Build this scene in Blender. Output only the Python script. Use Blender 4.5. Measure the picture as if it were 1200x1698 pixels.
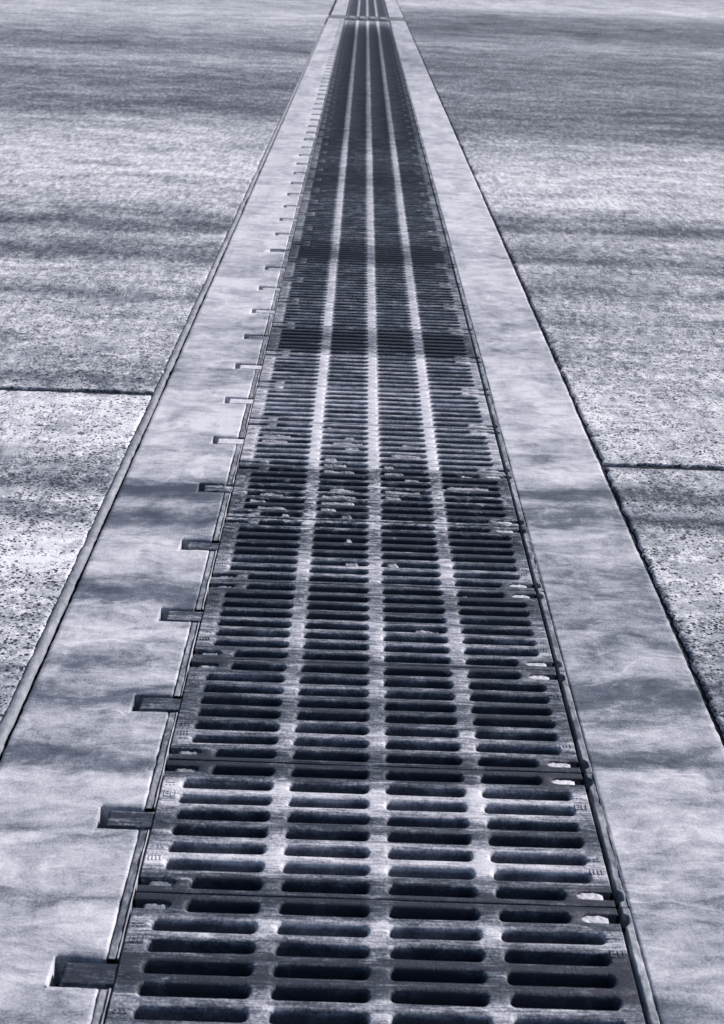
import bpy, bmesh, math, random
import numpy as np
from mathutils import Vector, Matrix, noise

random.seed(7); np.random.seed(7)
for o in list(bpy.data.objects): bpy.data.objects.remove(o)
S = bpy.context.scene
C = S.collection

# ------------------------------------------------------------------ camera
F, HC = 2358.0, 1.5                      # focal length in photograph pixels, camera height in metres
yc = Vector((7.0, 961.0, -F)).normalized()            # world Y (along the drain) in camera axes
hd = Vector((1.0, -0.04, 0.0))                         # slightly tilted horizon
zc = hd.cross(yc).normalized()
if zc.y < 0: zc = -zc
xc = yc.cross(zc).normalized()
R = Matrix((xc, yc, zc))                               # camera -> world
def ground(px, py, z=0.0):
    d = R @ Vector((px-600, -(py-849), -F)); t = (z-HC)/d.z
    return d.x*t, d.y*t
cam = bpy.data.cameras.new('camera'); co = bpy.data.objects.new('camera', cam); C.objects.link(co)
co.matrix_world = Matrix.Translation((0, 0, HC)) @ R.to_4x4()
cam.sensor_fit = 'VERTICAL'; cam.sensor_height = 36; cam.lens = 36*F/1698
cam.clip_start = .05; cam.clip_end = 2000
cam.dof.use_dof = True; cam.dof.focus_distance = 3.3; cam.dof.aperture_fstop = 11
S.camera = co

# ------------------------------------------------------------------ light
SUN_DIR = Vector((0.80, 0.42, 0)).normalized()         # horizontal direction TOWARDS the sun
SUN_EL = math.radians(33)
sd = Vector((SUN_DIR.x*math.cos(SUN_EL), SUN_DIR.y*math.cos(SUN_EL), math.sin(SUN_EL)))
w = bpy.data.worlds.new('World'); S.world = w; w.use_nodes = True
nt = w.node_tree; bg = nt.nodes['Background']
sky = nt.nodes.new('ShaderNodeTexSky'); sky.sky_type = 'NISHITA'; sky.sun_disc = False
sky.sun_elevation = SUN_EL; sky.sun_rotation = math.atan2(sd.x, sd.y)
nt.links.new(sky.outputs[0], bg.inputs[0]); bg.inputs[1].default_value = .065
sl = bpy.data.lights.new('sun', 'SUN'); sl.energy = 4.2; sl.angle = math.radians(.6); sl.color = (1, .955, .92)
so = bpy.data.objects.new('sun', sl); C.objects.link(so)
so.rotation_euler = sd.to_track_quat('Z', 'Y').to_euler()
so.location = (0, 0, 20)
S.view_settings.view_transform = 'Standard'; S.view_settings.look = 'None'
S.view_settings.gamma = 1; S.view_settings.exposure = 0.5; S.view_settings.use_curve_mapping = False

# ------------------------------------------------------------------ layout (metres, X across the drain, Y along it)
XL, XR = -0.648, 0.783          # outer edges of the smooth concrete strips
GX = 0.075                      # centre line of the grates
GW = 0.403                      # half width of a grate
FL = GX-GW-0.0225                # concrete / frame edge on the left
FR = GX+GW+0.0225                # and on the right
L = 0.4137                      # grate pitch
Y0 = 1.9640-L                   # joint at the near end of the first grate
PIT = 0.0504
YJ = 27.95                      # cross header far up the drain
YE = 60.0

# ------------------------------------------------------------------ materials
def logy(Y): return math.log2(Y/1.2)/6.0
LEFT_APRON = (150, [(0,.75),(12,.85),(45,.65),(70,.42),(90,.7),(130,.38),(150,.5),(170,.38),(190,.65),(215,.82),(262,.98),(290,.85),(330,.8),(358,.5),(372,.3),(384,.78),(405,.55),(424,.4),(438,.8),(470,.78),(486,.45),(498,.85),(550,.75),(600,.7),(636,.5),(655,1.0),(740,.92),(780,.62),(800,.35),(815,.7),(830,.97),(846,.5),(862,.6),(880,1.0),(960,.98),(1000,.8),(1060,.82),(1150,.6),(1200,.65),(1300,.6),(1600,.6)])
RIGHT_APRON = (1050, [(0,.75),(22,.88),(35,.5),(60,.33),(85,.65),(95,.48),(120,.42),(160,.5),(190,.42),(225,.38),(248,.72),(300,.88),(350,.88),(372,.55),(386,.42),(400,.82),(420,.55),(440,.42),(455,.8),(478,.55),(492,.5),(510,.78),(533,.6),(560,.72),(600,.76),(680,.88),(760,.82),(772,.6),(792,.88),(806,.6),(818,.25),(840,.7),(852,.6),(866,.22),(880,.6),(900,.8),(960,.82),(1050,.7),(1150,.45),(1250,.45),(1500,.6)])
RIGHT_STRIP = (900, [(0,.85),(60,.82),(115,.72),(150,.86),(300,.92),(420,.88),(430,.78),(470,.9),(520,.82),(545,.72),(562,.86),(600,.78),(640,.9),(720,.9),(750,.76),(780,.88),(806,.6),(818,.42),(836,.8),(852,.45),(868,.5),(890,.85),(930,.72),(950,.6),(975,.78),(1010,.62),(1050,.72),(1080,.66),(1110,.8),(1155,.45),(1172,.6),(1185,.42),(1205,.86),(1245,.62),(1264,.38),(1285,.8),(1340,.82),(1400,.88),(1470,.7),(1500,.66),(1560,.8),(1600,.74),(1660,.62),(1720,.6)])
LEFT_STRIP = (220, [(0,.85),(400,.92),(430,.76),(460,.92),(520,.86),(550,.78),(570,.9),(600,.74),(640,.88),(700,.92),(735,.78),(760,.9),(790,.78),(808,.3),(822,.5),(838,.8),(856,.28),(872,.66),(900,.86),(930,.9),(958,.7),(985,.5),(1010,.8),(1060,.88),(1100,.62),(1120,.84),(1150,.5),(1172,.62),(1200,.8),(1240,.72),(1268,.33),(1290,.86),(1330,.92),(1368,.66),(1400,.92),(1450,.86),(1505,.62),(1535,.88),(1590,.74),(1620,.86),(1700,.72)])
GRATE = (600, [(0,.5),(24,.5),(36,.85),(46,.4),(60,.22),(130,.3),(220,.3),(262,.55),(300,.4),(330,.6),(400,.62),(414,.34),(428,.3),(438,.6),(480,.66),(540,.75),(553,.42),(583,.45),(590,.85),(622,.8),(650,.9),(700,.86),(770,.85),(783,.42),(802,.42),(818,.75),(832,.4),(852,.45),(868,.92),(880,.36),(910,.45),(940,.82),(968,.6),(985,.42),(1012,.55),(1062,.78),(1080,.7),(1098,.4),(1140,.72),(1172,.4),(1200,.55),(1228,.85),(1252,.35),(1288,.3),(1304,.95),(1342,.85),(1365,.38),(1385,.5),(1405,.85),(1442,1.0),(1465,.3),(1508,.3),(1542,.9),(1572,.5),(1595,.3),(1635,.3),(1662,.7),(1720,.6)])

class NB:
    """small helper for node trees"""
    def __init__(s, name):
        s.m = bpy.data.materials.new(name); s.m.use_nodes = True
        s.t = s.m.node_tree; s.b = s.t.nodes['Principled BSDF']
        s.geo = s.t.nodes.new('ShaderNodeNewGeometry')
        sp = s.t.nodes.new('ShaderNodeSeparateXYZ'); s.l(s.geo.outputs['Position'], sp.inputs[0])
        s.x, s.y, s.z = sp.outputs
        s.pos = s.geo.outputs['Position']
    def l(s, a, b): s.t.links.new(a, b)
    def put(s, sock, v):
        if hasattr(v, 'is_output'): s.l(v, sock)
        else: sock.default_value = v
    def math(s, op, a, b=0.0, c=0.0, clamp=False):
        n = s.t.nodes.new('ShaderNodeMath'); n.operation = op; n.use_clamp = clamp
        s.put(n.inputs[0], a); s.put(n.inputs[1], b); s.put(n.inputs[2], c); return n.outputs[0]
    def vec(s, x, y, z):
        n = s.t.nodes.new('ShaderNodeCombineXYZ'); s.put(n.inputs[0], x); s.put(n.inputs[1], y); s.put(n.inputs[2], z); return n.outputs[0]
    def scale(s, sx, sy, sz=1, off=(0, 0, 0), src=None):
        n = s.t.nodes.new('ShaderNodeMapping'); s.l(src or s.pos, n.inputs[0]); n.inputs['Scale'].default_value = (sx, sy, sz); n.inputs['Location'].default_value = off; return n.outputs[0]
    def noise(s, v, scale=1, detail=3, rough=.55, dist=0, lac=2):
        n = s.t.nodes.new('ShaderNodeTexNoise'); s.l(v, n.inputs['Vector']); n.inputs['Scale'].default_value = scale
        n.inputs['Detail'].default_value = detail; n.inputs['Roughness'].default_value = rough; n.inputs['Distortion'].default_value = dist
        return n.outputs['Fac']
    def voro(s, v, scale=1, rnd=1, feat='F1'):
        n = s.t.nodes.new('ShaderNodeTexVoronoi'); s.l(v, n.inputs['Vector']); n.feature = feat; n.inputs['Scale'].default_value = scale; n.inputs['Randomness'].default_value = rnd
        return n
    def rng(s, v, a, b, c=0.0, d=1.0, smooth=False):
        n = s.t.nodes.new('ShaderNodeMapRange'); s.l(v, n.inputs[0]); n.clamp = True
        if smooth: n.interpolation_type = 'SMOOTHSTEP'
        for i, q in enumerate((a, b, c, d)): n.inputs[i+1].default_value = q
        return n.outputs[0]
    def ramp(s, fac, stops):
        n = s.t.nodes.new('ShaderNodeValToRGB'); s.l(fac, n.inputs[0]); r = n.color_ramp
        while len(r.elements) > 1: r.elements.remove(r.elements[-1])
        r.elements[0].position = stops[0][0]; r.elements[0].color = col(stops[0][1])
        for p, c in stops[1:]:
            e = r.elements.new(p); e.color = col(c)
        return n.outputs[0]
    def mixc(s, f, a, b, mode='MIX'):
        n = s.t.nodes.new('ShaderNodeMix'); n.data_type = 'RGBA'; n.blend_type = mode
        s.put(n.inputs[0], f); s.put(n.inputs[6], a if hasattr(a, 'is_output') else col(a)); s.put(n.inputs[7], b if hasattr(b, 'is_output') else col(b)); return n.outputs[2]
    def mix(s, f, a, b):
        n = s.t.nodes.new('ShaderNodeMix'); n.data_type = 'FLOAT'; s.put(n.inputs[0], f); s.put(n.inputs[2], a); s.put(n.inputs[3], b); return n.outputs[0]
    def bump(s, h, strength, dist, base=None):
        n = s.t.nodes.new('ShaderNodeBump'); s.l(h, n.inputs['Height']); n.inputs['Strength'].default_value = strength; n.inputs['Distance'].default_value = dist
        if base is not None: s.l(base, n.inputs['Normal'])
        return n.outputs[0]
    def bands(s, table, wob=.010):
        """cross-wise bands of paler and darker tone that lie at known distances along the drain"""
        px, tb = table
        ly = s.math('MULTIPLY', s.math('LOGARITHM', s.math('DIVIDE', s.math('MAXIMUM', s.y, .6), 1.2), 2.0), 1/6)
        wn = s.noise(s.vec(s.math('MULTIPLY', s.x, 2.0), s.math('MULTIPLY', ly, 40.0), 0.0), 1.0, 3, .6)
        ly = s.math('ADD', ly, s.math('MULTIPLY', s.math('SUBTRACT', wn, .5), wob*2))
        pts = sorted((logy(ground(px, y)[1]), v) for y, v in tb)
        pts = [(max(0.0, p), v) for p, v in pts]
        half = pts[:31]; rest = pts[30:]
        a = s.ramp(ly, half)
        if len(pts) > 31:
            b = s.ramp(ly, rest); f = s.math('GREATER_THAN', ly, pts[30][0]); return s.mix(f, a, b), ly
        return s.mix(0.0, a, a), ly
    def done(s, color, rough, normal=None, spec=.35, metal=0):
        s.put(s.b.inputs['Base Color'], color); s.put(s.b.inputs['Roughness'], rough)
        s.b.inputs['Specular IOR Level'].default_value = spec; s.put(s.b.inputs['Metallic'], metal)
        if normal is not None: s.l(normal, s.b.inputs['Normal'])
        return s.m
def col(c):
    if isinstance(c, (int, float)): return (c, c, c, 1)
    return tuple(c)+(1,) if len(c) == 3 else c

def apron_material(name, table, seed):
    n = NB(name)
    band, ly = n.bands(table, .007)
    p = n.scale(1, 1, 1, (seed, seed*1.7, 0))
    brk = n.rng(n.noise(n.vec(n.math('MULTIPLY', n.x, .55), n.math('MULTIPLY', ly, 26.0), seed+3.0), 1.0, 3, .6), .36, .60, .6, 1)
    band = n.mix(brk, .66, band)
    streak = n.noise(n.vec(n.math('MULTIPLY', n.x, 1.0), n.math('ADD', n.math('MULTIPLY', ly, 150.0), seed), 0.0), 1.0, 6, .68)
    streak2 = n.noise(n.scale(1.2, 16, 1, (seed, 0, 0)), 1.0, 4, .6)
    cloud = n.noise(p, 2.2, 5, .6)
    grain = n.noise(p, 130, 4, .72)
    mid = n.noise(p, 34, 5, .7, .3)
    vor = n.voro(p, 95)
    pits = n.rng(vor.outputs['Distance'], .20, .40, 0, 1, True)
    pitmask = n.rng(n.noise(p, 16, 3, .6), .40, .58, 0, 1, True)
    v2 = n.voro(n.scale(1, 1, 1, (3+seed, 5, 0)), 46)
    pits2 = n.rng(v2.outputs['Distance'], .14, .27, 0, 1, True)
    fibre = n.noise(n.scale(34, 7, 1, (seed, 1, 0)), 1.0, 4, .7)
    coarse = n.noise(n.scale(9, 5, 1, (seed, 3, 0)), 1.0, 5, .72, .3)
    patch = n.rng(n.noise(p, 5.5, 3, .5, .5), .53, .60, 0, 1, True)      # smoother cement skin left in patches
    near = n.rng(n.y, 5.5, 16, 1, .22)
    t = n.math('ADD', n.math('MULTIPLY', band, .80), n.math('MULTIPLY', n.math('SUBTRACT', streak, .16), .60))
    t = n.math('ADD', t, n.math('MULTIPLY', n.math('SUBTRACT', cloud, .5), .35))
    t = n.math('ADD', t, n.math('MULTIPLY', n.math('SUBTRACT', streak2, .5), .22))
    t = n.math('ADD', t, n.math('MULTIPLY', n.math('SUBTRACT', fibre, .5), n.rng(n.y, 3, 9, .25, .85)))
    t = n.math('ADD', t, n.math('MULTIPLY', n.math('SUBTRACT', coarse, .5), .55))
    t = n.math('SUBTRACT', t, .20)
    cw = n.noise(n.scale(4, 4, 1, (seed*3, 0, 0)), 1, 5, .6, .2)
    crk = n.rng(n.math('ABSOLUTE', n.math('SUBTRACT', cw, .5)), .0, .0035, 1, 0)
    crk = n.math('MULTIPLY', crk, n.rng(n.noise(p, 1.7, 2, .5), .54, .60))
    spot = n.rng(n.voro(n.scale(1, 1, 1, (seed, 9, 0)), 5.5).outputs['Distance'], .045, .085, 1, 0, True)
    t = n.math('SUBTRACT', t, n.math('MULTIPLY', n.math('ADD', n.math('MULTIPLY', crk, .8), spot), .45))
    rough_amt = n.math('MULTIPLY', n.math('SUBTRACT', 1.0, n.math('MULTIPLY', patch, .75)), near)
    t = n.math('ADD', t, n.math('MULTIPLY', n.math('MULTIPLY', n.math('SUBTRACT', grain, .5), 1.2), n.math('ADD', n.math('MULTIPLY', rough_amt, .8), .2)))
    t = n.math('ADD', t, n.math('MULTIPLY', n.math('MULTIPLY', n.math('SUBTRACT', mid, .5), 1.1), n.math('ADD', n.math('MULTIPLY', rough_amt, .8), .25)))
    pit = n.math('MULTIPLY', n.math('SUBTRACT', 1.0, n.math('MINIMUM', n.math('ADD', pits, n.math('SUBTRACT', 1.0, pitmask)), pits2)), rough_amt)
    t = n.math('SUBTRACT', t, n.math('MULTIPLY', pit, .95))
    t = n.math('ADD', n.math('MULTIPLY', n.math('SUBTRACT', t, .55), 1.55), .58, clamp=True)
    c = n.ramp(t, [(0, (.035, .040, .060)), (.30, (.12, .13, .165)), (.62, (.33, .34, .39)), (.85, (.54, .54, .59)), (1, (.74, .73, .78))])
    h = n.math('ADD', n.math('MULTIPLY', mid, .9), n.math('MULTIPLY', grain, .5))
    h = n.math('SUBTRACT', h, n.math('MULTIPLY', pit, .8))
    nm = n.bump(h, .8, .004)
    return n.done(c, n.rng(cloud, .3, .7, .8, .95), nm, .22)

def strip_material(name, table, seed):
    n = NB(name)
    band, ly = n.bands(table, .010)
    p = n.scale(1, 1, 1, (seed, seed*1.3, 0))
    warp = n.noise(n.scale(2.2, 5, 1, (seed, 2, 0)), 1, 3, .5)
    streak = n.noise(n.vec(n.math('MULTIPLY', n.x, 4.0), n.math('ADD', n.math('MULTIPLY', ly, 95.0), n.math('MULTIPLY', warp, 2.5)), seed), 1.0, 6, .72, .25)
    fine = n.noise(n.scale(14, 60, 1, (seed, 5, 0)), 1.0, 5, .7)
    pore = n.rng(n.voro(p, 120).outputs['Distance'], .10, .22, 1, 0, True)
    pore = n.math('MULTIPLY', pore, n.rng(n.noise(p, 11, 3, .6), .52, .66))
    cl = n.noise(n.scale(1.0, 1.5, 1, (0, seed, 0)), 6, 5, .6, .8)
    # thin pale wavy lines
    rw = n.noise(n.vec(n.math('MULTIPLY', n.x, 3.2), n.math('MULTIPLY', ly, 75.0), seed+4.0), 1.0, 3, .5, .25)
    ridge = n.rng(n.math('ABSOLUTE', n.math('SUBTRACT', rw, .5)), 0, .022, 1, 0, True)
    ridge = n.math('MULTIPLY', ridge, n.rng(cl, .42, .62))
    grain = n.noise(p, 210, 3, .7)
    mid = n.noise(n.scale(1, .7, 1, (seed, 0, 0)), 38, 4, .65, .4)
    spk = n.rng(n.voro(p, 9).outputs['Distance'], .012, .035, 1, 0, True)
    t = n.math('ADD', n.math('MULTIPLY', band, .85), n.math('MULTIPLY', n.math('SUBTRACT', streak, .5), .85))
    t = n.math('ADD', t, n.math('MULTIPLY', n.math('SUBTRACT', cl, .5), .38))
    blot = n.noise(n.vec(n.math('MULTIPLY', n.x, 9.0), n.math('ADD', n.math('MULTIPLY', n.y, 20.0), n.math('MULTIPLY', warp, 3.0)), seed+8.0), 1.0, 6, .68, .3)
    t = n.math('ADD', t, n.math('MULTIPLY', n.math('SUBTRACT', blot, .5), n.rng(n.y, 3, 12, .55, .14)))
    t = n.math('ADD', t, n.math('MULTIPLY', ridge, .13))
    t = n.math('ADD', n.math('MULTIPLY', n.math('SUBTRACT', t, .70), 1.75), .68)
    t = n.math('ADD', t, n.math('MULTIPLY', n.math('SUBTRACT', grain, .5), .75))
    t = n.math('ADD', t, n.math('MULTIPLY', n.math('SUBTRACT', mid, .5), .40))
    t = n.math('ADD', t, n.math('MULTIPLY', n.math('SUBTRACT', fine, .5), .40))
    t = n.math('SUBTRACT', t, n.math('MULTIPLY', pore, .30))
    t = n.math('SUBTRACT', t, n.math('MULTIPLY', spk, .4), clamp=True)
    c = n.ramp(t, [(0, (.055, .065, .095)), (.3, (.13, .145, .185)), (.6, (.34, .345, .40)), (.85, (.50, .495, .555)), (1, (.60, .59, .65))])
    h = n.math('ADD', n.math('MULTIPLY', mid, .6), n.math('ADD', n.math('MULTIPLY', grain, .12), n.math('MULTIPLY', cl, 1.2)))
    return n.done(c, .78, n.bump(h, .7, .0030), .25)

def iron_material(name, lift=0.0, mud=True):
    n = NB(name)
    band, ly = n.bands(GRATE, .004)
    oi = n.t.nodes.new('ShaderNodeObjectInfo')
    p = n.scale(1, 1, 1)
    st = n.noise(n.scale(5, 60, 5), 1, 5, .65, .4)
    cl = n.noise(p, 14, 5, .65, .5)
    grain = n.noise(p, 170, 4, .75)
    wav = n.noise(n.vec(n.math('MULTIPLY', n.x, 7.0), n.math('MULTIPLY', n.y, 34.0), 3.0), 1.0, 4, .55, 1.2)
    edge = n.rng(n.geo.outputs['Pointiness'], .5, .58)
    top_fac = n.rng(n.z, -.0050, -.013, 1, 0)                     # upper faces keep full tone, slot walls go darker
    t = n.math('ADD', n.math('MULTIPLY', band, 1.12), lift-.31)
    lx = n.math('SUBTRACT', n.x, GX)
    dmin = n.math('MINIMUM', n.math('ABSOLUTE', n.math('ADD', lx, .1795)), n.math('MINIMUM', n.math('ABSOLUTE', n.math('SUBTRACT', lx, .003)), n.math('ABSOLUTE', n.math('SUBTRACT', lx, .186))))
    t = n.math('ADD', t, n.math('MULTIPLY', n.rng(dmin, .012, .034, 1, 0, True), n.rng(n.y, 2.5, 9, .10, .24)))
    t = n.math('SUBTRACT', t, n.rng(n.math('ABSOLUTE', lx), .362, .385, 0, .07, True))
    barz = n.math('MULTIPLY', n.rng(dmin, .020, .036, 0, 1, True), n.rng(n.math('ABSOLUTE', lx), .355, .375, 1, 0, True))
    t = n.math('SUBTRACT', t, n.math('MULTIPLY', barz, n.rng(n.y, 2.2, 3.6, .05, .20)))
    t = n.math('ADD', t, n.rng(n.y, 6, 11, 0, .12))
    wire = n.noise(n.scale(9, 230, 9), 1, 4, .7, .5)
    t = n.math('ADD', t, n.math('MULTIPLY', n.math('SUBTRACT', wire, .5), 1.0))
    rough = n.noise(n.scale(40, 95, 40), 1, 5, .7, .6)
    zone = n.math('MULTIPLY', n.rng(n.y, 3.40, 3.55), n.rng(n.y, 3.95, 4.10, 1, 0))
    t = n.math('ADD', t, n.math('MULTIPLY', n.math('SUBTRACT', rough, .5), n.math('ADD', n.math('MULTIPLY', zone, 1.9), .75)))
    t = n.math('ADD', t, n.math('MULTIPLY', n.math('SUBTRACT', st, .5), .8))
    t = n.math('ADD', t, n.math('MULTIPLY', n.math('SUBTRACT', cl, .5), .5))
    t = n.math('ADD', t, n.math('MULTIPLY', n.math('SUBTRACT', wav, .5), .45))
    t = n.math('ADD', t, n.math('MULTIPLY', n.math('SUBTRACT', grain, .5), .95))
    rl = n.noise(n.vec(n.math('MULTIPLY', n.x, 2.6), n.math('MULTIPLY', n.y, 13.0), 9.0), 1.0, 3, .5, .1)
    rl = n.rng(n.math('ABSOLUTE', n.math('SUBTRACT', rl, .5)), 0, .028, .17, 0, True)
    t = n.math('ADD', n.math('ADD', t, rl), .03)
    t = n.math('ADD', n.math('MULTIPLY', n.math('SUBTRACT', t, .5), 1.2), .5)
    t = n.math('MULTIPLY', t, n.math('ADD', n.math('MULTIPLY', top_fac, .50), .50), clamp=True)
    c = n.ramp(t, [(0, (.022, .026, .042)), (.25, (.060, .070, .098)), (.5, (.18, .19, .235)), (.75, (.40, .40, .46)), (1, (.60, .59, .65))])
    h = n.math('ADD', n.math('MULTIPLY', grain, .5), cl)
    return n.done(c, n.rng(t, 0, 1, .62, .9), n.bump(h, .9, .0028), .3)

def plain(name, ramp, scale=40, rough=.85, bd=.003, stretch=(1, 1, 1)):
    n = NB(name); v = n.scale(*stretch)
    a = n.noise(v, scale, 5, .68, .4); b = n.noise(v, scale*.18, 3, .5)
    t = n.math('ADD', n.math('MULTIPLY', a, .7), n.math('MULTIPLY', b, .5)); t = n.rng(t, .35, .85)
    return n.done(n.ramp(t, ramp), rough, n.bump(a, .8, bd), .25)

M = {}
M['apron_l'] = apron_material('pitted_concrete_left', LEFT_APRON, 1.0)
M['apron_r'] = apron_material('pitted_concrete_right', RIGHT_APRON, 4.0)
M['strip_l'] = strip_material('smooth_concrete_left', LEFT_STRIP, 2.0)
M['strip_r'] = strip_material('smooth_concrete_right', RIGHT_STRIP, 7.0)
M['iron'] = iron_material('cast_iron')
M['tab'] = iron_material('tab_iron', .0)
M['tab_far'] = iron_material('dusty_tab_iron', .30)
M['frame'] = plain('frame_steel', [(0, (.03, .034, .05)), (.35, (.12, .13, .16)), (.65, (.30, .31, .35)), (1, (.60, .60, .65))], 75, .6, .002, (1, .5, 1))
M['lip'] = plain('worn_steel_lip', [(0, (.05, .055, .075)), (.45, (.28, .28, .33)), (1, (.72, .71, .76))], 50, .5, .001, (1, .4, 1))
M['mud'] = plain('dried_mud', [(0, (.04, .045, .065)), (.4, (.17, .175, .21)), (.65, (.38, .38, .43)), (1, (.66, .65, .70))], 150, .95, .005)
M['lit_floor'] = plain('sunlit_floor', [(0, (.12, .125, .16)), (.4, (.45, .45, .50)), (1, (.76, .75, .80))], 110, .7, .003)  # sunlight caught on the right pocket floors, painted as a paler colour
M['sludge'] = plain('grey_sludge', [(0, (.05, .055, .08)), (.5, (.22, .23, .27)), (1, (.5, .5, .55))], 70, .7, .003)
M['seal'] = plain('joint_sealant', [(0, (.06, .065, .09)), (.35, (.17, .18, .215)), (.7, (.27, .275, .32)), (1, (.46, .46, .51))], 70, .8, .003, (1, .5, 1))
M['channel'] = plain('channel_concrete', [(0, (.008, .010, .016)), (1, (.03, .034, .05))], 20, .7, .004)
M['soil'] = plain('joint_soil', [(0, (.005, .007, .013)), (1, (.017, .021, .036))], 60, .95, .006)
M['stone_d'] = plain('dark_grit', [(0, (.025, .028, .04)), (1, (.12, .125, .15))], 90, .9, .001)
M['stone_l'] = plain('pale_grit', [(0, (.3, .3, .34)), (1, (.62, .61, .66))], 90, .9, .001)
M['header'] = plain('header_concrete', [(0, (.03, .033, .045)), (.5, (.14, .145, .175)), (1, (.30, .305, .345))], 6, .8, .003)

# ------------------------------------------------------------------ mesh helpers
def mesh(name, verts, faces, mat, smooth=True):
    me = bpy.data.meshes.new(name); me.from_pydata([tuple(map(float, v)) for v in verts], [], faces); me.materials.append(mat)
    if smooth:
        me.polygons.foreach_set('use_smooth', [True]*len(me.polygons))
    me.update(); return me
def link(name, me, parent=None, loc=None):
    o = bpy.data.objects.new(name, me); C.objects.link(o)
    if parent: o.parent = parent
    if loc: o.location = loc
    return o
def struct(name, me, loc=None):
    o = link(name, me, None, loc); o['kind'] = 'structure'; return o
class MB:
    def __init__(s): s.v = []; s.f = []
    def box(s, x0, x1, y0, y1, z0, z1, bev=0):
        i = len(s.v)
        if bev:
            b = bev
            s.v += [(x0, y0, z0), (x1, y0, z0), (x1, y1, z0), (x0, y1, z0), (x0, y0, z1-b), (x1, y0, z1-b), (x1, y1, z1-b), (x0, y1, z1-b),
                    (x0+b, y0+b, z1), (x1-b, y0+b, z1), (x1-b, y1-b, z1), (x0+b, y1-b, z1)]
            q = [(3, 2, 1, 0), (8, 9, 10, 11)]
            for k in range(4):
                m_ = (k+1) % 4; q += [(k, m_, m_+4, k+4), (k+4, m_+4, m_+8, k+8)]
        else:
            s.v += [(x0, y0, z0), (x1, y0, z0), (x1, y1, z0), (x0, y1, z0), (x0, y0, z1), (x1, y0, z1), (x1, y1, z1), (x0, y1, z1)]
            q = [(3, 2, 1, 0), (4, 5, 6, 7)]+[(k, (k+1) % 4, (k+1) % 4+4, k+4) for k in range(4)]
        s.f += [tuple(i+a for a in f) for f in q]
    def mesh(s, name, mat, smooth=False): return mesh(name, s.v, s.f, mat, smooth)
def nz(x, y, z=0.0): return noise.noise(Vector((x, y, z)))
def fbm(x, y, z=0.0, o=4): return noise.fractal(Vector((x, y, z)), .9, 2.1, o)

def steps(a, b):
    """finer rows near the camera, coarser far away"""
    ys = [a]
    while ys[-1] < b-1e-6:
        y = ys[-1]; d = .011 if y < 5.5 else .03 if y < 9 else .10 if y < 30 else 2.0 if y < 80 else 60
        ys.append(min(b, y+d))
    if len(ys) > 2 and ys[-1]-ys[-2] < .3*(ys[-2]-ys[-3]): ys.pop(-2)
    return ys

# ------------------------------------------------------------------ apron slabs with crumbled edges and relief
def slab(name, side, ya, yb, mat, gap_a=.0, gap_b=.0, edge0=.020, seed=0.0):
    ys = steps(ya+gap_a, yb-gap_b)
    offs = [0, .003, .009, .017]
    while offs[-1] < .62: offs.append(offs[-1]+.013)
    while offs[-1] < 1.3: offs.append(offs[-1]+.04)
    offs += [2, 4, 8, 20, 60, 250]
    xe = XR if side > 0 else XL
    V = []; ny = len(ys); nx = len(offs)
    for j, y in enumerate(ys):
        fine = 1.0 if y < 12 else .5
        e = edge0 + fine*(.0075*fbm(y*16, seed)+.0045*nz(y*75, seed+3)) + .004*nz(y*2.2, seed+9)
        e = max(e, edge0-.0105)
        for i, d in enumerate(offs):
            x = xe+side*(e+d) if d < 1.5 else xe+side*d
            z = 0.0
            if d < 1.4 and y < 12:
                z = .0016*fbm(x*26, y*26, seed)+.0012*fbm(x*85, y*85, seed+5, 2)
                z -= .0035*max(0, fbm(x*11, y*9, seed+8)-.25)
                if i == 0: z -= .004
                elif i == 1: z -= .0012
                fa = y-ys[0]; fb = ys[-1]-y
                if min(fa, fb) < .02 and yb < 50: z -= .006*(1-min(fa, fb)/.02)
            yy = y
            if j == 0 and ya > 0: yy += .012*fbm(x*9, 2.2, seed)+.006*nz(x*60, seed)
            if j == ny-1 and yb < 50: yy -= .012*fbm(x*9, 2.2, seed)-.006*nz(x*60, seed+4)
            V.append((x, yy, z))
    Fc = []
    for j in range(ny-1):
        for i in range(nx-1):
            a = j*nx+i; f = (a, a+1, a+nx+1, a+nx)
            Fc.append(f if side > 0 else f[::-1])
    # edge walls
    base = len(V)
    loop = [j*nx for j in range(ny)]
    V += [(V[k][0], V[k][1], -.07) for k in loop]
    for j in range(ny-1):
        f = (loop[j], loop[j+1], base+j+1, base+j); Fc.append(f if side > 0 else f[::-1])
    for row, flip in ((0, False), (ny-1, True)):
        b2 = len(V); V += [(V[row*nx+i][0], V[row*nx+i][1], -.07) for i in range(nx)]
        for i in range(nx-1):
            f = (row*nx+i, b2+i, b2+i+1, row*nx+i+1)
            if flip: f = f[::-1]
            Fc.append(f if side > 0 else f[::-1])
    return struct(name, mesh(name, V, Fc, mat))
YL, YR = 4.705, 4.148
slab('apron_slab', -1, -3.0, YL, M['apron_l'], 0, .014, .031, 1.0)
slab('apron_slab', -1, YL, YE*12, M['apron_l'], .014, 0, .031, 2.0)
slab('apron_slab', 1, -3.0, YR, M['apron_r'], 0, .012, .014, 3.0)
slab('apron_slab', 1, YR, YE*12, M['apron_r'], .012, 0, .014, 4.0)

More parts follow.
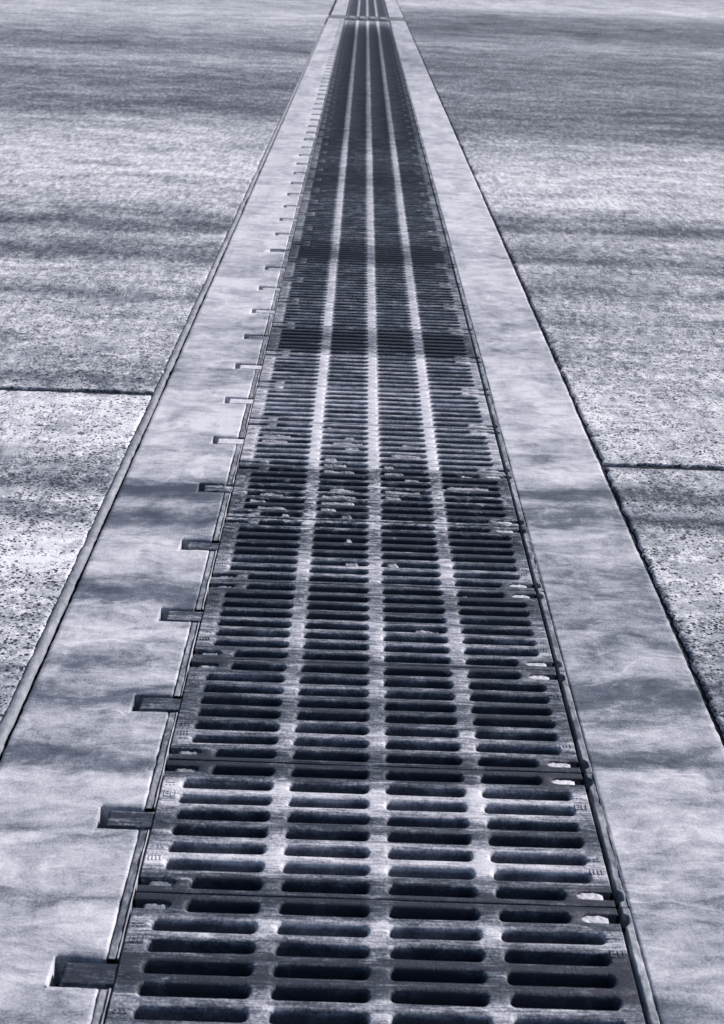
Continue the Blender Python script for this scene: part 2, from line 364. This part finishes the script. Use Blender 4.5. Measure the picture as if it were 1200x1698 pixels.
# ground under everything: one sheet, split round the channel
b = MB()
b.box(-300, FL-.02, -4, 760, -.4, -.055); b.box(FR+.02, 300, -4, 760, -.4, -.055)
struct('ground', b.mesh('ground', M['soil']))
b = MB()
b.box(XR-.01, XR+.04, -3, 200, -.05, -.0095); b.box(XR, 40, YR-.04, YR+.04, -.05, -.0075)
b.box(XL-.08, XL-.026, -3, 200, -.05, -.0055); b.box(XL-.026, XL+.01, -3, 200, -.05, -.0145); b.box(-40, XL, YL-.04, YL+.04, -.05, -.0078)
o = struct('joint_dirt', b.mesh('joint_dirt', M['soil']))

# ------------------------------------------------------------------ smooth concrete strips
TABW, TABX = .034, -0.430       # half width of a tab recess, its far end
def tab_y(k): return Y0+L*(k+.5)+.006
NP = int((YJ-Y0)//L)            # panels up to the header
def edge_strip(name, x0, x1, ya, yb, mat, notches, side):
    """grid with real notches and slightly uneven arrises"""
    ys = set([round(y, 5) for y in steps(ya, yb)])
    cuts = []
    for k in notches:
        c = tab_y(k); a, d = c-TABW, c+TABW
        if a > ya and d < yb: cuts.append((a, d))
    for a, d in cuts: ys |= {round(a, 5), round(d, 5)}
    ys = sorted(ys)
    cutset = [(round(a, 5), round(d, 5)) for a, d in cuts]
    ys = [y for y in ys if not any((a-.006 < y < a or d < y < d+.006) for a, d in cutset)]
    xs = [x0, x0+.003, x0+.012] + [x0+.012+(TABX-x0-.016)*t/7 for t in range(1, 8)] + [TABX] if side < 0 else []
    if side < 0:
        xs += [TABX+.004]+[TABX+.004+(x1-TABX-.016)*t/3 for t in range(1, 4)]+[x1-.006, x1-.002, x1]
        ti = xs.index(TABX)
    else:
        xs = [x0, x0+.002, x0+.006]+[x0+.006+(x1-x0-.018)*t/10 for t in range(1, 11)]+[x1-.003, x1]
        ti = None
    V = []; nx = len(xs)
    for y in ys:
        on = any(abs(y-a) < 2e-5 or abs(y-d) < 2e-5 for a, d in cutset)
        for i, x in enumerate(xs):
            wob = .0012*nz(y*40, i*0+7.1)+.0010*nz(y*9, 3.3) if y < 14 else 0
            outer = (i == 0 if side < 0 else i == nx-1)
            inner = (i == nx-1 if side < 0 else i == 0)
            xx = x + (wob*2.2+.0016*nz(y*1.9, 11.5+side) if (outer or inner) else 0)
            z = .0010*fbm(x*5, y*5)+.0004*fbm(x*30, y*22) if y < 14 else 0
            if outer: z -= .003
            if inner: z -= .0022
            yy = y
            if on and ti is not None and i >= ti:
                yy += .0026*fbm(x*45, y*3)+.0012*nz(x*150, y*5); z -= .0022
            V.append((xx, yy, z))
    Fc = []; walls = []
    def incut(ya_, yb_): return any(ya_ >= a-2e-5 and yb_ <= d+2e-5 for a, d in cutset)
    for j in range(len(ys)-1):
        cut = ti is not None and incut(ys[j], ys[j+1])
        for i in range(nx-1):
            if cut and i >= ti: continue
            a = j*nx+i; Fc.append((a, a+1, a+nx+1, a+nx))
        e = ti if cut else nx-1
        walls.append((j*nx+e, (j+1)*nx+e)); walls.append(((j+1)*nx, j*nx))
    for j, y in enumerate(ys):
        if ti is None: break
        for a, d in cutset:
            if abs(y-a) < 2e-5: walls += [(j*nx+i+1, j*nx+i) for i in range(ti, nx-1)]
            if abs(y-d) < 2e-5: walls += [(j*nx+i, j*nx+i+1) for i in range(ti, nx-1)]
    walls += [(i, i+1) for i in range(nx-1)]
    n = (len(ys)-1)*nx; walls += [(n+i+1, n+i) for i in range(nx-1)]
    for p, q in walls:
        k = len(V); V += [(V[p][0], V[p][1], -.11), (V[q][0], V[q][1], -.11)]
        Fc.append((q, p, k, k+1))
    return struct(name, mesh(name, V, Fc, mat))
edge_strip('concrete_strip', XL, FL, -3, YJ, M['strip_l'], range(-8, NP), -1)
edge_strip('concrete_strip', FR, XR, -3, YJ, M['strip_r'], [], 1)
Y2 = YJ+1.15
edge_strip('concrete_strip', XL+.02, FL, Y2, YE*12, M['strip_l'], [], 1)
edge_strip('concrete_strip', FR, XR+.0, Y2, YE*12, M['strip_r'], [], 1)

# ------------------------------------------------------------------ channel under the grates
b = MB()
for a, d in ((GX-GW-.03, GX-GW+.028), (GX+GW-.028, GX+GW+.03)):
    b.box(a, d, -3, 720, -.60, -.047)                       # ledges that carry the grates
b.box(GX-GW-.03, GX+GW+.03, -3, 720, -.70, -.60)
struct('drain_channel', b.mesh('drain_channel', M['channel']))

# ------------------------------------------------------------------ steel frame (one thing, rails are its parts)
fr = bpy.data.objects.new('drain_frame', None); C.objects.link(fr); fr.location = (GX, Y0, 0)
fr['label'] = 'rusty steel angle frame lining both long edges of the slotted drain'; fr['category'] = 'drain frame'
def rail_mesh(x0, x1, ya, yb, lip_side, seed):
    """flat steel strip, uneven, with mortar crust"""
    V = []; Fc = []; n = max(2, int((yb-ya)/.006)); xs = [0, .08, .3, .55, .8, .94, 1]
    for j in range(n+1):
        y = ya+(yb-ya)*j/n
        for i, t in enumerate(xs):
            xa = x0
            if lip_side < 0:
                dd = min(abs(y-.0304), abs(y-(L-.0304)))
                xa += .0105*max(0.0, min(1.0, (.0165-dd)/.005)) + .0008*nz(y*30, seed)
            x = xa+(x1-xa)*t
            z = (-.0012 if lip_side < 0 else -.0028)+.0016*fbm(x*60, (y+seed)*45)
            if i in (0, 6): z = -.03
            V.append((x, y, z))
    m_ = len(xs)
    for j in range(n):
        for i in range(m_-1):
            a = j*m_+i; Fc.append((a, a+1, a+m_+1, a+m_))
    return mesh('frame_rail', V, Fc, M['frame'])
def lip_mesh(ya, yb, seed, thick=.0030):
    V = []; Fc = []; n = max(2, int((yb-ya)/.014))
    for j in range(n+1):
        y = ya+(yb-ya)*j/n; w_ = thick*(.62+.60*nz(y*26, seed)); h = .0000+.0020*nz(y*19, seed+2)
        dx = .0010*nz(y*15, seed+4)
        V += [(dx-w_/2, y, -.03), (dx-w_/2, y, h-.0008), (dx-w_*.25, y, h), (dx+w_*.25, y, h), (dx+w_/2, y, h-.0012), (dx+w_/2, y, -.03)]
    for j in range(n):
        for i in range(5):
            a = j*6+i; Fc.append((a, a+1, a+7, a+6))
    return mesh('frame_lip', V, Fc, M['lip'])
RL = [rail_mesh(FL+.001-GX, -GW-.0065, -L/2+TABW+.001, L/2-TABW-.001, 1, s*3.1) for s in range(4)]
RLl = [lip_mesh(-L/2+TABW+.001, L/2-TABW-.001, s*2.7) for s in range(4)]
RR = [rail_mesh(GW+.0065, FR-.0008-GX, 0.0015, L-.0015, -1, 20+s*3.1) for s in range(4)]
RLr = [lip_mesh(.002, L-.002, 9+s*2.7, .002) for s in range(4)]
b = MB(); b.box(FL+.001-GX, -GW-.0065, 0, 6, -.03, -.0035); FARR = b.mesh('frame_rail', M['frame'])
NFR = 60
for k in range(-2, NFR):
    y = tab_y(k)+L/2-Y0
    r = link('frame_rail', RL[k % 4], fr, (0, y, 0)); q = link('frame_lip', RLl[k % 4], r, (-GW-.0045, 0, 0))
    y = L*k
    r = link('frame_rail', RR[k % 4], fr, (0, y, 0))
    if k < 24 and k % 3 == 1: q = link('frame_lip', RLr[k % 4], r, (FR-GX-.0006, 0, 0))

# ------------------------------------------------------------------ grate casting, split into bars, ribs and rails
SW = .0130                       # half width of a slot at the top
BV = .0078
COLS = [(-.366, -.196), (-.163, -.014), (.020, .169), (.203, .371)]
COLS_SHORT = [(-.316, -.196), (-.163, -.014), (.020, .169), (.203, .320)]
CB = [-GW+.002, -.1795, .003, .186, GW-.002]
YCL = [-L/2+.0304+PIT*i for i in range(8)]
DEPTH = -.042
def slot_loop(x0, x1, yc, r, hw, nseg):
    """counter-clockwise stadium; (x, y, arc centre x or None, angle)"""
    a, b_ = x0+hw0, x1-hw0
    return a, b_
def casting(nseg, far=False):
    parts = {}
    def P(key): return parts.setdefault(key, ([], []))
    def quad(key, pts):
        V, Fc = P(key); i = len(V); V.extend(pts); Fc.append(tuple(range(i, i+len(pts))))
    prof = [(0.0, 0.0)]+[(BV*(1-math.cos(t)), -BV*(1-math.sin(t)) if False else 0) for t in ()]
    # profile from outer bevel edge (offset BV, z 0) to slot wall
    nb = 2 if far else 4
    pr = []
    for s in range(nb+1):
        t = math.pi/2*s/nb; pr.append((BV*(1-math.sin(t)), -BV*(1-math.cos(t))))
    pr.append((-.0022, DEPTH))     # walls lean in a little
    for i in range(8):
        short = i in (0, 7); yc_ = YCL[i]
        ya, yb = yc_-PIT/2, yc_+PIT/2
        for c in range(4):
            sx0, sx1 = (COLS_SHORT if short else COLS)[c]
            cx0, cx1 = CB[c], CB[c+1]
            if short and c == 0: cx0 = -.328
            if short and c == 3: cx1 = .328
            a, b_ = sx0+SW*.58, sx1-SW*.58        # arc centres: ends are a bit blunter than half circles
            ex = .58
            def pt(side, ang, off):
                r = SW+off
                cx = b_ if side > 0 else a
                return (cx+side*math.cos(ang)*(SW*ex+off), yc_+math.sin(ang)*r)
            def rect_hit(side, ang):
                cx = b_ if side > 0 else a
                dx = (cx1-cx) if side > 0 else (cx-cx0); dy = PIT/2
                if abs(math.cos(ang)) < 1e-6: return (cx, yc_+math.copysign(dy, math.sin(ang)))
                t = math.tan(abs(ang))
                if t*dx <= dy: return (cx+side*dx, yc_+math.sin(ang)/abs(math.sin(ang) or 1)*t*dx if ang else yc_)
                return (cx+side*dy/t, yc_+math.copysign(dy, ang))
            seq = []
            for side in (1, -1):
                dx = (cx1-b_) if side > 0 else (a-cx0); ca = math.atan2(PIT/2, dx)
                angs = sorted(set([round(-math.pi/2+math.pi*q/nseg, 6) for q in range(nseg+1)]+[round(ca, 6), round(-ca, 6)]))
                if side < 0: angs = angs[::-1]
                seq.append([(side, t) for t in angs])
            def emit(key, u, v):
                (s0, t0), (s1, t1) = u, v
                r0, r1 = rect_hit(s0, t0), rect_hit(s1, t1)
                prev = (r0+(0.0,), r1+(0.0,))
                for off, z in pr:
                    p0, p1 = pt(s0, t0, off), pt(s1, t1, off)
                    cur = (p0+(z,), p1+(z,))
                    quad(key, [prev[0], prev[1], cur[1], cur[0]]); prev = cur
            kl = 'side_rail0' if c == 0 else 'rib%d' % c
            kr = 'side_rail1' if c == 3 else 'rib%d' % (c+1)
            for u, v in zip(seq[0], seq[0][1:]): emit(kr, u, v)
            for u, v in zip(seq[1], seq[1][1:]): emit(kl, u, v)
            top = 'end_rail1' if i == 7 else 'bar_%d_%d' % (c, i)
            bot = 'end_rail0' if i == 0 else 'bar_%d_%d' % (c, i-1)
            emit(top, seq[0][-1], seq[1][0]); emit(bot, seq[1][-1], seq[0][0])
        if short:                                   # open bolt pockets by the frame
            for sd_, key in ((-1, 'side_rail0'), (1, 'side_rail1')):
                x_in, x_out = .328, GW-.002
                pc = .352; pw = .0105
                angs = [math.pi/2+math.pi*q/6 for q in range(7)]
                arc = [(pc+math.cos(t)*pw*1.1, yc_+math.sin(t)*pw) for t in angs]
                inner = [(x_out, yc_+pw)]+arc+[(x_out, yc_-pw)]
                outer = [(x_out, yb), (pc, yb), (x_in, yb), (x_in, yc_+.008), (x_in, yc_), (x_in, yc_-.008), (x_in, ya), (pc, ya), (x_out, ya)]
                ins2 = [(x_out, yc_+pw+.002)]+[(pc+math.cos(t)*(pw*1.1+.002), yc_+math.sin(t)*(pw+.002)) for t in angs]+[(x_out, yc_-pw-.002)]
                for q in range(8):
                    for lo, hi, z0, z1 in ((outer, ins2, 0, 0), (ins2, inner, 0, -.002), (inner, inner, -.002, -.03)):
                        A = [(sd_*lo[q][0], lo[q][1], z0), (sd_*lo[q+1][0], lo[q+1][1], z0), (sd_*hi[q+1][0], hi[q+1][1], z1), (sd_*hi[q][0], hi[q][1], z1)]
                        quad(key, A if sd_ > 0 else A[::-1])
    # end strips, outer bevel and skirt
    e = L/2-.0014
    for s, key in ((-1, 'end_rail0'), (1, 'end_rail1')):
        y1 = YCL[0]-PIT/2 if s < 0 else YCL[7]+PIT/2
        x0, x1 = CB[0], CB[4]; xs = [x0+(x1-x0)*t/8 for t in range(9)]
        for p, q in zip(xs, xs[1:]):
            A = [(p, y1, 0), (q, y1, 0), (q, s*(e-.0012), 0), (p, s*(e-.0012), 0)]
            B = [(p, s*(e-.0012), 0), (q, s*(e-.0012), 0), (q, s*e, -.0012), (p, s*e, -.0012)]
            D = [(p, s*e, -.0012), (q, s*e, -.0012), (q, s*e, DEPTH), (p, s*e, DEPTH)]
            for A_ in (A, B, D): quad(key, A_ if s > 0 else A_[::-1])
    pk = [(YCL[0]-.0105, YCL[0]+.0105), (YCL[7]-.0105, YCL[7]+.0105)]
    segs = [(-(e-.0012), pk[0][0]), (pk[0][1], pk[1][0]), (pk[1][1], e-.0012)]
    for s, key in ((-1, 'side_rail0'), (1, 'side_rail1')):
        for ya, yb in segs:
            m_ = 10 if yb-ya > .1 else 1
            for q in range(m_):
                p0 = ya+(yb-ya)*q/m_; p1 = ya+(yb-ya)*(q+1)/m_
                A = [(s*(GW-.002), p0, 0), (s*GW, p0, -.002), (s*GW, p1, -.002), (s*(GW-.002), p1, 0)]
                D = [(s*GW, p0, -.002), (s*GW, p0, DEPTH), (s*GW, p1, DEPTH), (s*GW, p1, -.002)]
                for A_ in (A, D): quad(key, A_ if s > 0 else A_[::-1])
        for ya, yb in pk:                          # lower skirt under the pockets
            A = [(s*GW, ya, -.024), (s*GW, ya, DEPTH), (s*GW, yb, DEPTH), (s*GW, yb, -.024)]
            quad(key, A if s > 0 else A[::-1])
    return parts
def rough_cast(p, sd):
    x, y, z = p
    k = 1.0 if abs(x) < GW-.012 and abs(y) < L/2-.004 else .35
    n1 = nz(x*42, y*42, sd); n2 = nz(x*42, y*42, sd+17); n3 = nz(x*110, y*110, sd+5)
    return (x+k*(.0013*n1+.0006*n3), y+k*(.0013*n2+.0006*nz(x*130, y*130, sd+9)), z+.0009*nz(x*18, y*25, sd+3)+.0004*n3)
def to_mesh(name, V, Fc, mat, sd=0.0):
    me = mesh(name, [rough_cast(v, sd) for v in V], Fc, mat)
    bm = bmesh.new(); bm.from_mesh(me); bmesh.ops.remove_doubles(bm, verts=bm.verts, dist=3e-5)
    bmesh.ops.dissolve_degenerate(bm, edges=bm.edges, dist=1e-5)
    bmesh.ops.recalc_face_normals(bm, faces=bm.faces) if False else None
    for f in bm.faces: f.smooth = True
    bm.to_mesh(me); bm.free()
    return me
parts = casting(6)
PMS = [{k: to_mesh(k.rstrip('0123456789_'), V, Fc, M['iron'], sd*31.7) for k, (V, Fc) in parts.items()} for sd in range(4)]
fp = casting(4, True); V = []; Fc = []
for v, f in fp.values():
    i = len(V); V += v; Fc += [tuple(i+a for a in q) for q in f]
FAR = to_mesh('far_grate', V, Fc, M['iron'])

def pocket_mesh(side, mat, seed, z0):
    V = []; Fc = []; n = 14; m_ = 7
    for i in range(n+1):
        t = i/n; x = .341+t*(GW-.013-.341)
        wd = .0104*min(1, math.sqrt(max(0.0, 1-max(0, (.353-x)/.0125)**2)))
        for j in range(m_+1):
            s = j/m_*2-1; y = s*wd
            z = z0+.0022*fbm(x*140, y*140+seed*9, seed)-.004*max(0, t-.8)*5
            if j in (0, m_): z -= .001
            if i == n: z = -.03
            V.append((side*x, y, z))
    for i in range(n):
        for j in range(m_):
            a = i*(m_+1)+j; f = (a, a+m_+1, a+m_+2, a+1); Fc.append(f if side > 0 else f[::-1])
    return mesh('bolt_pocket', V, Fc, mat)
PKR = [pocket_mesh(1, M['sludge' if s == 3 else 'lit_floor'], s, -.0035) for s in range(4)]
PKL = [pocket_mesh(-1, M['sludge'], 7+s, -.0065) for s in range(4)]

def marks(side):
    """the letters E U, three raised dots and small ticks cast on the side rail"""
    b = MB(); z0, z1 = -.001, .0013; t = .0022
    cx = side*.3845
    def bar(x, y, w_, h): b.box(cx+x-w_/2, cx+x+w_/2, y-h/2, y+h/2, z0, z1, .0004)
    y = .088                                       # E U
    bar(-.009, y, t, .017)
    for d in (-.0075, 0, .0075): bar(-.0045, y+d, .0072, t)
    bar(.0032, y, t, .017); bar(.0112, y, t, .017); bar(.0072, y-.0076, .0060, t)
    y = .118
    for d in (-.009, -.002, .005): bar(d, y, .004, .0022)
    bar(-.002, y+.008, .017, t)
    y = -.112
    for d in (-.0095, -.003, .0035, .010): bar(d, y, .0030, .011)
    bar(0, y+.0078, .022, t)
    y = -.080
    for d in (-.008, .001, .009): bar(d, y, .0045, .0022); bar(d*.8, y+.006, .003, .003)
    return b.mesh('raised_marking', M['iron'])
MK = {s: marks(s) for s in (-1, 1)}
def tab_mesh(seed, mt='tab'):
    V = []; Fc = []; x0, x1 = TABX+.013-GX, -GW-.0010; n = 16; m_ = 8; hw = TABW-.0035
    for i in range(n+1):
        x = x0+(x1-x0)*i/n
        for j in range(m_+1):
            y = -hw+2*hw*j/m_; z = -.0030+.0010*fbm(x*70, y*70, seed*5)
            if i == 1 or j in (1, m_-1): z += .0006
            if i == 0 or j in (0, m_): z = -.035
            V.append((x, y+.006, z))
    for i in range(n):
        for j in range(m_):
            a = i*(m_+1)+j; Fc.append((a, a+m_+1, a+m_+2, a+1))
    return mesh('anchor_tab', V, Fc, M[mt])
TB = [tab_mesh(s) for s in range(3)]
TBF = [tab_mesh(s, 'tab_far') for s in range(3)]

ONES = ['', 'first', 'second', 'third', 'fourth', 'fifth', 'sixth', 'seventh', 'eighth', 'ninth', 'tenth', 'eleventh', 'twelfth', 'thirteenth', 'fourteenth', 'fifteenth', 'sixteenth', 'seventeenth', 'eighteenth', 'nineteenth']
TENS = {2: ('twenty', 'twentieth'), 3: ('thirty', 'thirtieth'), 4: ('forty', 'fortieth'), 5: ('fifty', 'fiftieth'), 6: ('sixty', 'sixtieth')}
def ordinal(n):
    if n < 20: return ONES[n]
    t, u = divmod(n, 10); return TENS[t][1] if u == 0 else TENS[t][0]+'-'+ONES[u]
NEARP = 24
group = 'slotted grate panels laid end to end over the drain'
LOOK = {1: 'slotted iron grate panel cut by the bottom edge of the photo',
        2: 'near slotted iron grate panel, second from the bottom edge, bolt pockets painted as if sunlit',
        6: 'slotted iron grate panel streaked with dried mud, sixth from the bottom edge',
        7: 'slotted iron grate panel most caked with pale dried mud, seventh from the bottom',
        8: 'slotted iron grate panel with clean pale bars, eighth, just beyond the muddy ones'}
for k in range(NP):
    y = Y0+L*(k+.5); rr = random.Random(k)
    tilt = (rr.uniform(-.0035, .0035), rr.uniform(-.0012, .0012), rr.uniform(-.0012, .0012))
    loc = (GX+rr.uniform(-.0012, .0012), y, rr.uniform(-.0022, 0.0))
    if k < NEARP:
        root = bpy.data.objects.new('trench_grate', None); C.objects.link(root); root.empty_display_size = .1
        for key, me in PMS[(k*3+k//5) % 4].items():
            link(me.name.split('.')[0], me, root)
        for i in (0, 7):
            o = link('bolt_pocket', PKR[rr.randrange(3)], root, (0, YCL[i], 0)); o['label'] = 'pocket floor painted pale as if sunlit'
            o = link('bolt_pocket', PKL[rr.randrange(4)], root, (0, YCL[i], 0))
        if k < 14:
            for s in (-1, 1):
                o = link('raised_marking', MK[s], root); o['kind'] = 'stuff'
        link('anchor_tab', (TB if k < 6 else TBF)[k % 3], root)
    else:
        root = link('trench_grate', FAR)
        if k < 46:
            link('anchor_tab', (TB if k < 6 else TBF)[k % 3], root)
            for i in (0, 7):
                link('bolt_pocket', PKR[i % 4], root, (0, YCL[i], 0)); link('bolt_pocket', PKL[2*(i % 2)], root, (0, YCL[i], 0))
    root.location = loc; root.rotation_euler = tilt
    n = k+1
    root['label'] = LOOK.get(n, ('slotted iron grate panel, %s from the bottom edge of the photo' if n <= 24 else 'distant slotted grate panel, %s from the bottom edge of the photo') % ordinal(n))
    root['category'] = 'drain grate'; root['group'] = group
for k in range(30):
    root = link('trench_grate', FAR, None, (GX, Y2+L*(k+.5), -.001))
    root['label'] = 'very distant grate panel, %s one beyond the dark cross header' % ordinal(k+1)
    root['category'] = 'drain grate'; root['group'] = 'grate panels beyond the cross header'

# ------------------------------------------------------------------ dark cross header far up the drain
b = MB(); b.box(XL-.05, XR+.06, YJ+.03, Y2-.03, -.5, -.004, .004)
hdo = struct('cross_header', b.mesh('cross_header', M['header']))
for i, x in enumerate((-.22, -.02, .17, .37)):
    b = MB(); b.box(x-.05, x+.05, YJ+.22, YJ+.82, -.004, .012, .003)
    for dx in (-.03, .03): b.box(x+dx-.008, x+dx+.008, YJ+.3, YJ+.316, .012, .02, .002)
    o = link('cover_plate', b.mesh('cover_plate', M['lip']))
    o['label'] = '%s pale steel plate bolted on the dark header across the far drain' % ['leftmost', 'left middle', 'right middle', 'rightmost'][i]
    o['category'] = 'plate'; o['group'] = 'pale plates on the far cross header'

# ------------------------------------------------------------------ rope-like sealant bead along the left joint
V = []; Fc = []; ys = [y for y in steps(-1.0, 26.0)]; nr = 9
for y in ys:
    f = 1 if y < 13 else .4
    cx = XL-.0200+f*(.0035*nz(y*2.1, 5)+.0016*fbm(y*14, 1)); r = .0130*(1+f*(.16*fbm(y*11, 8)+.07*nz(y*60, 3)))
    if nz(y*1.7, 21) > .36 and y > 3.2: r *= .72
    for i in range(nr):
        t = math.pi*i/(nr-1)
        V.append((cx+math.cos(t)*r, y, -.007+math.sin(t)*r*.80*(1+.07*fbm(y*50, i*.9))))
for j in range(len(ys)-1):
    for i in range(nr-1):
        a = j*nr+i; Fc.append((a, a+nr, a+nr+1, a+1)[::-1])
o = link('joint_sealant', mesh('joint_sealant', V, Fc, M['seal']))
o['label'] = 'long rounded grey sealant bead between left smooth strip and pitted apron'; o['category'] = 'sealant'

# ------------------------------------------------------------------ dried mud lodged in the slots
V = []; Fc = []
def mud_in(k, i, c, x_from, x_to, seed):
    yc_ = Y0+L*(k+.5)+YCL[i]; sx0, sx1 = (COLS_SHORT if i in (0, 7) else COLS)[c]
    a = GX+sx0+(sx1-sx0)*x_from+.004; b_ = GX+sx0+(sx1-sx0)*x_to-.004; n = max(4, int((b_-a)/.0024)); m_ = 10
    i0 = len(V)
    for p in range(n+1):
        x = a+(b_-a)*p/n
        for q in range(m_+1):
            s = q/m_*2-1; y = yc_+s*(SW-.0009)
            z = (-.0060 if k in (4, 5, 6) else -.0110)+.0048*nz(x*30, y*38, seed)+.0020*fbm(x*120, y*120, seed, 3)
            e = min(p, n-p)/6
            if e < 1: z -= .016*(1-e)
            z = min(z, -.0012)
            V.append((x, y, z))
    for p in range(n):
        for q in range(m_):
            a_ = i0+p*(m_+1)+q; Fc.append((a_, a_+m_+1, a_+m_+2, a_+1))
rm = random.Random(3)
for k, rows in ((5, (0, 1, 2, 3, 4, 5, 6, 7)), (6, (0, 1, 2, 3, 4, 5)), (4, (6, 7)), (3, (3, 4))):
    for i in rows:
        for c in range(4):
            pr_ = {5: .5, 6: .55, 4: .2, 3: .15}[k]*(1 if c < 3 else .45)
            if rm.random() < pr_:
                a = rm.choice((0, 0, 0, .15, .4)); e = min(1, a+rm.uniform(.35, .95)); mud_in(k, i, c, a, e, rm.uniform(0, 90))
for _ in range(16):
    k = rm.randrange(3, 16); i = rm.randrange(8); c = rm.randrange(4); a = rm.choice((0, .5, .3)); mud_in(k, i, c, a, min(1, a+rm.uniform(.25, .45)), rm.uniform(0, 90))
o = link('dried_mud', mesh('dried_mud', V, Fc, M['mud'])); o['kind'] = 'stuff'
o['label'] = 'pale cracked dried mud lodged in the slots of the middle grates'; o['category'] = 'mud'

# ------------------------------------------------------------------ loose grit on the apron
def grit(name, mat, n, seed, smin, smax, label):
    rg = random.Random(seed); V = []; Fc = []
    oct_ = [(1, 0, 0), (0, 1, 0), (-1, 0, 0), (0, -1, 0), (0, 0, 1)]
    for _ in range(n):
        side = rg.choice((-1, 1)); y = 1.9+9*rg.random()**1.3
        half = .30*y+.25
        d = .03+rg.random()**1.1*half
        if rg.random() < .14: d = rg.random()*.03+.012
        x = (XR+d) if side > 0 else (XL-.035-d)
        if nz(x*3, y*3, seed) < -.12: continue
        s = rg.uniform(smin, smax)*(1 if rg.random() < .93 else 1.7); a = rg.random()*6.28; i = len(V)
        for px, py, pz in oct_:
            px *= s*rg.uniform(.6, 1.2); py *= s*rg.uniform(.5, 1.1); pz *= s*rg.uniform(.45, .9)
            V.append((x+px*math.cos(a)-py*math.sin(a), y+px*math.sin(a)+py*math.cos(a), pz-.0004))
        Fc += [(i, i+1, i+4), (i+1, i+2, i+4), (i+2, i+3, i+4), (i+3, i, i+4)]
    o = link(name, mesh(name, V, Fc, mat, False)); o['kind'] = 'stuff'; o['label'] = label; o['category'] = 'grit'
grit('loose_grit', M['stone_d'], 5200, 5, .0012, .0032, 'dark loose grit scattered over the pitted apron beside the drain')
grit('loose_grit', M['stone_l'], 4200, 9, .0012, .0034, 'pale loose grit scattered over the pitted apron beside the drain')
